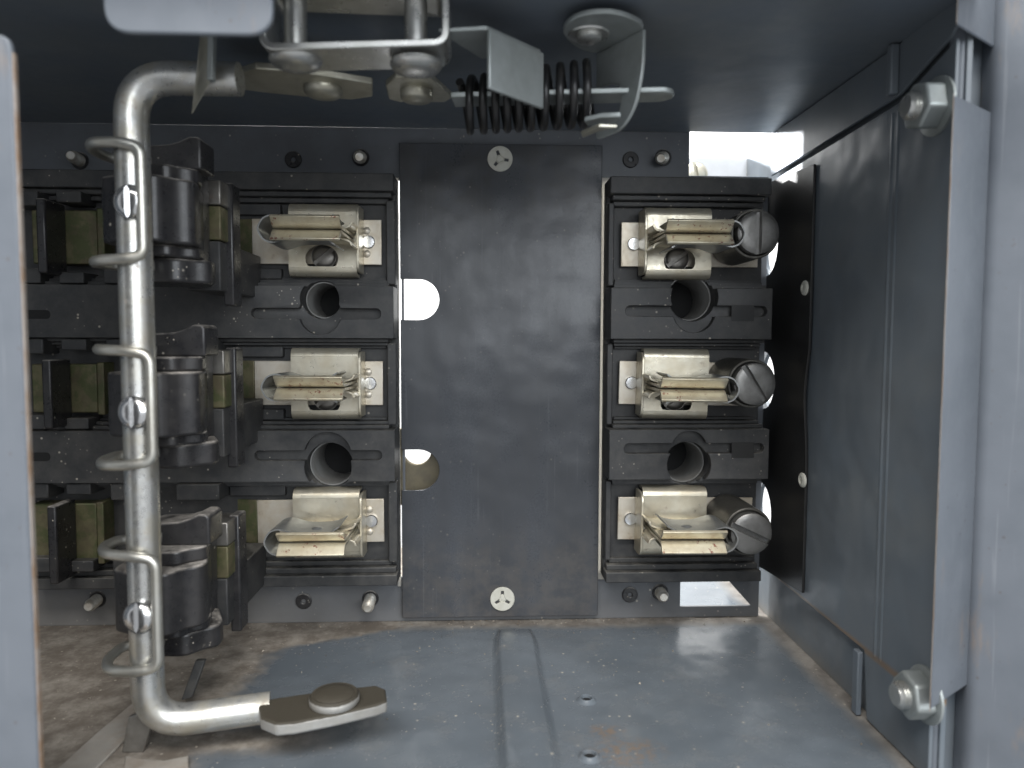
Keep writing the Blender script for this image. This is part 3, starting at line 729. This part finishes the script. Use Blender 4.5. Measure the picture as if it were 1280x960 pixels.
# ------------------------------------------------------------------ black barrier sheet on the side wall
br = thing('barrier_sheet', 'black fibre sheet standing flat on the side wall beside the lugs', 'barrier sheet', (357, -60, -290))
nb_ = 26; zt0, zb0 = 199, -289
bm = bmesh.new(); gridv = []
rows = []
edge = []
def wave(z): return 9*math.exp(-((z-40)/55)**2)*0.6-9*math.exp(-((z+60)/45)**2)
outl = []
XB = 357.5
front = []
for k in range(41):
    z = -281+(190+281)*k/40; front.append(Vector((XB-abs(wave(z))*0.25, -(126+wave(z)*0.5), z)))
rearp = []
for z in zs:
    for k in range(13):
        t = math.pi/2-math.pi*k/12
        rearp.append(Vector((XB, -2-max(0.0, 33*math.cos(t)), z+2+36*math.sin(t))))
B().slab(list(reversed(front))[::-1]+[Vector((XB, -2, 197))]+rearp+[Vector((XB, -2, -291))], (3.0, 0, 0)).build('sheet', 'barrier', br, 0.6)
for px, py in ((1007, 360), (1004, 600)):
    p = WX(px, py, XB)
    B().lathe(p, (-1, 0, 0), [(8.5, 0), (8, 2), (5.5, 3.4), (4, 3.2), (3, 2.2), (0, 2.2)], 18).build('rivet', 'nylon', br, 0, 40)

# ------------------------------------------------------------------ hexagon nuts
def nut(px, py, label):
    p = WX(px, py, 361.4)
    t = thing('hex_nut', label, 'nut', p, 'zinc hexagon nuts on the side wall')
    hexa = [p+Vector((-1.5, 19.5*math.cos(math.pi/3*k+.25), 19.5*math.sin(math.pi/3*k+.25))) for k in range(6)]
    bm_ = B().slab(hexa, (-17, 0, 0)); o = bm_.build('nut', 'zincplate', t, 2.4, seg=3)
    B().lathe(p, (-1, 0, 0), [(23, 0), (23, 2.0), (21, 3.0), (0, 3.0)], 26).build('washer', 'zincplate', t, 0, 40)
    pr_ = [(10.5, 16)]
    for k in range(3): pr_ += [(11, 18.5+k*2.6), (9.4, 19.8+k*2.6)]
    pr_ += [(8.5, 26.5), (0, 27)]
    B().lathe(p, (-1, 0, 0), pr_, 20).build('bolt_end', 'steel', t, 0, 50)
nut(1172, 133, 'zinc hexagon nut high on the side wall below the lip notch')
nut(1158, 868, 'zinc hexagon nut low on the side wall by the floor')

# ------------------------------------------------------------------ screws and plugs along the mounting panel
def stud(px, py, tip_px, tip_py, label):
    a, c = W(px, py, 0), W(tip_px, tip_py, 24)
    t = thing('threaded_stud', label, 'screw', a, 'small screw ends on the mounting panel')
    ax = (c-a).normalized(); L = (c-a).length
    pr_ = [(7.5, 0)]
    k = 2.0
    while k < L-3: pr_ += [(7.4, k), (5.9, k+1.6)]; k += 3.2
    pr_ += [(6.2, L-2), (4.6, L), (0, L)]
    B().lathe(a, ax, pr_, 16).build('shank', 'stud', t, 0, 50)
    B().lathe(a+V(0, .2, 0), (0, -1, 0), [(10.5, 0), (9.5, 1.2), (0, 1.4)], 18).build('collar', 'carrier', t)
for a in ((451, 197, 449, 196, 'small screw end above the top fuse clip next to the rod'),
          (829, 197, 826, 198, 'small screw end above the top fuse clip with a lug'),
          (100, 201, 88, 194, 'dim screw end in the dark top corner beside the rod'),
          (463, 748, 459, 761, 'small bright screw end below the bottom fuse clip next to the rod'),
          (825, 740, 830, 747, 'small screw end below the bottom fuse clip with a lug'),
          (122, 749, 110, 759, 'dusty screw end by the floor on the far side of the rod'),
          (299, 746, 290, 757, 'small screw end half hidden by the lowest black carrier')):
    stud(*a)
def plug(px, py, label):
    p = W(px, py, 0)
    o = B().slab(circle(p+V(0, 3, 0), Vector((10, 0, 0)), Vector((0, 0, 10)), 24), (0, 3, 0), [circle(p+V(0, 3, 0), Vector((3, 0, 0)), Vector((0, 0, 3)), 12)]).build('panel_plug', 'carrier', None, 0.9)
    tag(o, label, 'plug', 'round black plugs in the mounting panel')
plug(367, 200, 'round black plug above the clips next to the rod')
plug(788, 200, 'round black plug above the clips with lugs')
plug(380, 751, 'round black plug below the clips next to the rod')
plug(787, 743, 'round black plug below the clips with lugs')

# ------------------------------------------------------------------ operating rod
DR = 295
rd = thing('operating_rod', 'thick bent zinc rod standing across the three poles', 'operating rod', W(186, 905, DR))
top_in, top_c = W(300, 99, DR), W(163, 97, DR); bot_c = W(186, 905, DR)
bot_in = WZ(338, 884, bot_c.z+2)
top_c.x = bot_c.x = (top_c.x+bot_c.x)/2
B().tube(fillet([top_in, top_c, bot_c, bot_in], 34, 12), 13.2, 28).build('rod', 'rod', rd, 0, 60)
zpl = bot_c.z+3
fp = [WZ(px, py, zpl+7) for px, py in ((322, 877), (345, 872), (400, 864), (470, 856), (482, 861), (484, 876), (470, 881), (420, 893), (368, 903), (345, 905), (326, 897))]
B().slab(fp, (0, 0, -11)).build('flat_end', 'dirty', rd, 2.2, seg=3)
p = WZ(418, 878, zpl+7)
B().lathe(p, (0, 0, 1), [(20.5, 0), (21.5, 1.5), (21.5, 6), (19.5, 8.5), (17.5, 8.2), (16.5, 9.2), (8, 10.2), (0, 10.4)], 36).build('pivot_pin', 'dirty', rd, 0, 40)
# bearing brackets the rod turns in
bk = thing('bearing_bracket', 'dusty folded bracket on the floor holding the rod', 'bracket', WZ(150, 920, ZB))
for name, pts, zz, th in (('foot', ((166, 878), (186, 884), (158, 922), (118, 962), (70, 962), (118, 918)), ZB+3, 3),
                      ('foot', ((157, 944), (178, 948), (206, 950), (236, 944), (236, 985), (150, 985)), ZB+5, 3)):
    B().slab([WZ(px, py, zz) for px, py in pts], (0, 0, -th)).build(name, 'dustplate', bk, 1)
B().slab([W(160, 897, 285), W(196, 884, 285), W(179, 941, 285), W(152, 941, 285)], (0, 6, 0)).build('upright', 'dull', bk, 1)
B().slab([W(244, 826, 200), W(256, 826, 200), W(240, 872, 215), W(226, 876, 215)], (0, 6, 0)).build('strut', 'mould', bk, 1)
bk2 = thing('bearing_bracket', 'thin gusset plate hanging round the top arm of the rod', 'bracket', W(255, 60, 290))
B().slab([W(252, 40, 318), W(266, 40, 318), W(264, 100, 318), W(241, 142, 312), W(247, 98, 312)], (-2.5, 3, 0)).build('gusset', 'bronze', bk2, 0.6)
B().slab([W(259, 40, 324), W(267, 40, 324), W(265, 99, 324), W(258, 99, 324)], (0, 8, 0)).build('near_edge', 'zincplate', bk2, 0.8)

# ------------------------------------------------------------------ wire bails and their screws on the rod
def bail(i, ytop, ybot, xv, xl, sx, sy, label, slabel, tilt):
    zt_, zb_ = W(xl, ytop, 312).z, W(xl, ybot, 312).z
    zc = (zt_+zb_)/2; h = (zt_-zb_)/2
    xr, x_l = W(xv, (ytop+ybot)/2, 314).x, W(xl+6, (ytop+ybot)/2, 292).x
    def P(x, d, z): return V(x, d, zc+z)
    pts = []
    xm = top_c.x
    up = [P(xm-4, 252, h-2), P(x_l-2, 262, h-1), P(x_l-3, 288, h), P(x_l+8, 308, h), P(xm, 314, h-1), P(xr, 312, h-4)]
    dn = [P(xr, 312, -h+4), P(xm, 314, -h+1), P(x_l+8, 308, -h), P(x_l-3, 288, -h), P(x_l-2, 262, -h+1), P(xm-4, 252, -h+2)]
    pth = fillet(up+dn, 9, 6)
    t = tag(B().tube(pth, 4.3, 12).build('wire_bail', 'wire', None, 0, 60), label, 'wire bail', 'wire bails round the operating rod')
    p = W(sx, sy, 307)
    o = B().screw_head(p, Vector((-0.10, -1, 0)), 13.5, 8.5, 0.0, dome=0.75, sw=0.17, sd=0.5).build('slotted_screw', 'bright', None)
    tag(o, slabel, 'screw', 'slotted screws in the operating rod')
bail(0, 176, 325, 176, 111, 166, 253, 'top bent wire bail hooked round the rod', 'slotted round head screw inside the top wire bail', 0)
bail(1, 437, 583, 188, 120, 171, 515, 'middle bent wire bail hooked round the rod', 'slotted round head screw inside the middle wire bail', 0)
bail(2, 694, 841, 195, 127, 177, 770, 'bottom bent wire bail hooked round the rod, paler with light', 'slotted round head screw inside the bottom wire bail', 0)

# ------------------------------------------------------------------ black contact carriers behind the rod
def make_carrier(label):
    t = thing('contact_carrier', label, 'contact carrier', V(-283, 180, 0), 'black moulded contact carriers')
    def prof(x0, x1, dfront, dback, bul=10):
        xm = (x0+x1)/2
        fr = spline([V(x0, dfront-30, 0), V(x0+2, dfront-8, 0), V(x0+14, dfront+1, 0), V(xm-6, dfront+bul, 0), V(xm+14, dfront+bul*.9, 0), V(x1-14, dfront-7, 0), V(x1-3, dfront-16, 0), V(x1-3, dfront-30, 0)], 5)
        return fr+[V(x1-17, dback, 0), V(x0, dback, 0)]
    def tier(name, x0, x1, df, db, z0, z1, bul=10, bev=2.5):
        B().slab([p+Vector((0, 0, z0)) for p in prof(x0, x1, df, db, bul)], (0, 0, z1-z0)).build(name, 'carrier', t, bev, 50, seg=3)
    tier('hood', -327, -249, 268, 190, -28, 28, 9)
    tier('collar', -323, -251, 254, 190, 28.2, 41, 2, 2)
    tier('collar', -321, -252, 252, 186, -38, -28.2, 6, 2)
    tier('foot', -324, -246, 240, 180, -60, -38.2, 5, 3)
    # head tier with its corner swept up
    pr_ = [(-322, 41.2), (-322, 61), (-292, 62), (-278, 63), (-268, 66), (-260, 70), (-253, 70), (-250, 67), (-250, 41.2)]
    B().slab([V(x, 236, z) for x, z in pr_], (0, 34, 0)).build('head', 'carrier', t, 3.5, 50, seg=3)
    # rear cheek, the blades it carries and the guide post beside them
    B().slab(fillet([V(-272, 200, -60), V(-266, 200, -50), V(-265, 200, 0), V(-265, 200, 50), V(-272, 200, 58), V(-320, 200, 56), V(-320, 200, -58)], 6, 4, True), (0, 24, 0)).build('rear_cheek', 'carrier', t, 3)
    B().box(-292, -256, 128, 172, 22, 46).build('moving_blade', 'dull', t, 1.5)
    B().box(-292, -257, 128, 170, -12, 21).build('moving_blade', 'brass', t, 1.5)
    B().box(-292, -259, 36, 168, -62, -13).build('blade_holder', 'mould', t, 1.5)
    B().box(-263, -252, 126, 150, -76, 48).build('guide_post', 'carrier', t, 2)
    return t
cz = [W(230, y, 275).z for y in (260, 507, 756)]
c0 = make_carrier('topmost black contact carrier behind the rod, deep in shade')
c0.location.z = cz[0]*S
for i, lab in ((1, 'middle black contact carrier behind the rod'), (2, 'lowest black contact carrier behind the rod with dusty ledges')):
    dup(c0, (0, 0, cz[i]-cz[0]), lab)

# ------------------------------------------------------------------ linkage under the ceiling
lk = thing('operating_lever', 'yellowish flat lever end on the upper arm of the rod', 'lever', WZ(380, 100, 224))
fp = [WZ(px, py, 224) for px, py in ((284, 97), (300, 92), (320, 86), (350, 88), (384, 92), (430, 99), (466, 105), (466, 121), (440, 125), (380, 121), (330, 116), (300, 112), (284, 108))]
B().slab(fp, (0, 0, 6)).build('blade', 'bronze', lk, 1.2)
p = WZ(404, 110, 224)
B().lathe(p, (0, 0, -1), [(17, 0), (17, 4), (14, 7), (6, 8.4), (0, 8.6)], 26).build('rivet', 'bronze', lk, 0, 45)

sl = thing('strap_link', 'bright zinc strap bent to a long loop under the top panel', 'strap link', WZ(440, 60, 219))
a, c = W(328, 58, 364), W(557, 52, 364); zt_ = 253.5; zl = (a.z+c.z)/2
for_path = fillet([V(a.x, 364, a.z), V(c.x, 364, c.z), V(c.x, 364, zt_), V(a.x, 364, zt_+2)], 9, 6, True)
B().sheet(for_path, (0, 44, 0), 5, True).build('strap', 'steel', sl, 0.8, 50)
for px, py in ((366, 66), (519, 74)):
    pz = zl-2.5+(0.5 if px < 400 else -1.5); p = WZ(px, py, pz)
    p.y = -344
    p = Vector((WZ(px, py, pz).x, -342, pz))
    B().lathe(p, (0, 0, -1), [(19, 0), (19.5, 2.5), (17, 6), (9, 7.6), (0, 7.8)], 30).build('rivet_head', 'steel', sl, 0, 45)
    B().lathe(p+Vector((0, 0, 4)), (0, 0, 1), [(8.6, 0), (8.6, zt_-pz-6)], 20).build('pin', 'steel', sl, 0, 45)

ln = thing('lever_plate', 'small yellowish link plate with one rivet beside the spring', 'link plate', WZ(520, 110, 222))
fp = [WZ(px, py, 221) for px, py in ((482, 107), (494, 97), (536, 95), (566, 122), (556, 128), (500, 128), (486, 124))]
B().slab(fp, (0, 0, 5)).build('plate', 'bronze', ln, 1.0)
p = WZ(521, 114, 221)
B().lathe(p, (0, 0, -1), [(14.5, 0), (14.5, 6), (12, 8.5), (0, 9.5)], 26).build('rivet', 'bronze', ln, 0, 45)

ab = thing('angle_bracket', 'grey zinc angle bracket in front of the black spring', 'bracket', WZ(630, 60, 238))
na, fa = W(612, 36, 350), W(680, 66, 307)
zt2 = na.z; zb2 = W(614, 110, 350).z
ab_b = B().slab([Vector((na.x, na.y, zb2)), Vector((fa.x, fa.y, zb2-1)), Vector((fa.x, fa.y, zt2)), Vector((na.x, na.y, zt2))], Vector((-2.2, 3.0, 0)))
ab_b.build('face', 'zincplate', ab, 0.9)
B().slab([Vector((na.x-38, na.y+3, zt2-2)), Vector((na.x-2.4, na.y+1, zt2)), Vector((fa.x-2.4, fa.y+1, zt2)), Vector((fa.x-50, fa.y+10, zt2-2))], (0, 0, 3)).build('flange', 'zincplate', ab, 0.7)

sp = thing('coil_spring', 'black coil spring round a flat steel guide bar', 'spring', W(660, 130, 275))
pa, pb = W(577, 133, 271), W(742, 117, 281)
NT_ = 10.5; hp = []
axv = (pb-pa); axn = axv.normalized(); e1 = Vector((0, 0, 1)); e1 = (e1-axn*e1.dot(axn)).normalized(); e2 = axn.cross(e1)
for k in range(int(NT_*28)+1):
    t = k/(NT_*28); a_ = 2*math.pi*NT_*t
    tt = t+0.012*math.sin(t*9)
    hp.append(pa+axv*tt+(e1*math.cos(a_)-e2*math.sin(a_))*(20.5+4.5*t))
B().tube(hp, 3.5, 10).build('coil', 'spring', sp, 0, 60)
bt = thing('guide_bar', 'flat rounded steel bar running through the black spring', 'guide bar', W(700, 124, 275))
e0, e1_ = W(566, 128, 276), W(842, 121, 296)
dv = (e1_-e0).normalized(); dn_ = Vector((0, 0, 1)).cross(dv).normalized()
wb_ = 13
pts = [e0-dn_*wb_, e0+dn_*wb_]
cc = e1_-dv*wb_+dn_*0
ring = [cc+(dv*math.cos(a_)+dn_*math.sin(a_))*wb_ for a_ in [math.pi/2-math.pi*k/14 for k in range(15)]]
B().slab([e0-dn_*wb_, e0+dn_*wb_]+ring, (0, 0, 4.5)).build('bar', 'zincplate', bt, 0.9)
bt.location = bt.location
# pivot bracket at the free end of the spring
pv = thing('pivot_bracket', 'grey zinc pivot bracket with round top ear at the spring end', 'bracket', WZ(755, 40, 246))
zc_ = 246
top = []
disc_c = WZ(752, 42, zc_)
f0, f1 = WZ(804, 36, zc_), WZ(748, 66, zc_)
arc = [WZ(px, py, zc_) for px, py in ((704, 42), (712, 27), (735, 18), (765, 17), (790, 24), (804, 36), (776, 52), (748, 66), (722, 60))]
B().slab(spline(arc, 3, True), (0, 0, 4)).build('ear', 'zincplate', pv, 0.9)
p = WZ(736, 43, zc_)
B().lathe(p, (0, 0, -1), [(17, 0), (16, 1.2), (10.5, 1.6), (10.5, 4), (8, 6), (0, 6.6)], 26).build('rivet', 'steel', pv, 0, 45)
def fold(s_, z):                                     # s_ 0 near edge, 1 far edge of the turned-down face
    q = f0.lerp(f1, s_); return Vector((q.x, q.y, z))
zl_ = W(770, 152, 320).z
fo = fillet([fold(0, zc_), fold(0.0, zc_-30), fold(0.16, zl_+14), fold(0.45, zl_), fold(1.05, zl_), fold(1.05, zl_+8)], 14, 6)
gap = [fold(0.72, zl_+10), fold(0.52, zl_+14), fold(0.45, zl_+26), fold(0.52, zl_+38), fold(0.75, zl_+42)]
oo = fo[:-1]+[fold(1.05, zl_+8)]+gap+[fold(1.05, zl_+44), fold(1.05, zc_)]
nrm_ = (f1-f0).normalized().cross(Vector((0, 0, 1)))
B().slab(oo, nrm_*3.2).build('face', 'zincplate', pv, 0.8)
lipc = [WZ(px, py, zl_+1) for px, py in ((776, 146), (770, 153), (735, 158), (730, 152), (752, 147))]
B().slab(lipc, (0, 0, 4)).build('toe', 'zincplate', pv, 0.9)
lipc = [WZ(px, py, zl_-7) for px, py in ((772, 160), (750, 164), (728, 173), (726, 168), (748, 159))]
B().slab(lipc, (0, 0, 3)).build('toe', 'bronze', pv, 0.8)

# ------------------------------------------------------------------ loose grit on the floor
rg = random.Random(11); gb = bmesh.new()
def crumb(x, d, z, r_):
    vs = []
    for k in range(4):
        u = Vector((rg.gauss(0, 1), rg.gauss(0, 1), rg.gauss(0, 1))).normalized()*r_*rg.uniform(.6, 1.3); u.z *= 0.6
        vs.append(gb.verts.new(V(x, d, z+r_*0.45)+u))
    for q in ((0, 1, 2), (0, 3, 1), (1, 3, 2), (0, 2, 3)): gb.faces.new([vs[i] for i in q])
for k in range(900):
    m_ = rg.random()
    if m_ < 0.45: x, d = rg.uniform(-600, 350), abs(rg.gauss(0, 9))+1
    elif m_ < 0.8: x, d = rg.uniform(-560, -235)+rg.gauss(0, 10), rg.uniform(2, 300)
    elif m_ < 0.92: x, d = rg.gauss(-150, 120), abs(rg.gauss(0, 60))+2
    else: x, d = rg.uniform(-230, 350), rg.uniform(4, 300)
    if x > 20 and x < 62 and d > 25: continue
    crumb(min(x, 352), d, ZB, min(2.6, abs(rg.gauss(0.75, 0.55))+0.3))
bmesh.ops.recalc_face_normals(gb, faces=gb.faces[:])
g_ = B(); g_.add(gb)
M['grit'] = make_mat('grit', (0.40, 0.36, 0.30), 0.8, var=(0.24, 0.19, 0.14), vs=0.2)
o = g_.build('dust_grit', 'grit'); o['kind'] = 'stuff'; tag(o, 'pale loose grit scattered over the dusty floor of the enclosure', 'grit')
# no two clips sit quite alike
for k, c in enumerate(clL+clR):
    c.rotation_euler = (rg.uniform(-.012, .012), rg.uniform(-.02, .02), rg.uniform(-.015, .015))

for o in list(sc.objects):
    if '_o' in o: del o['_o']
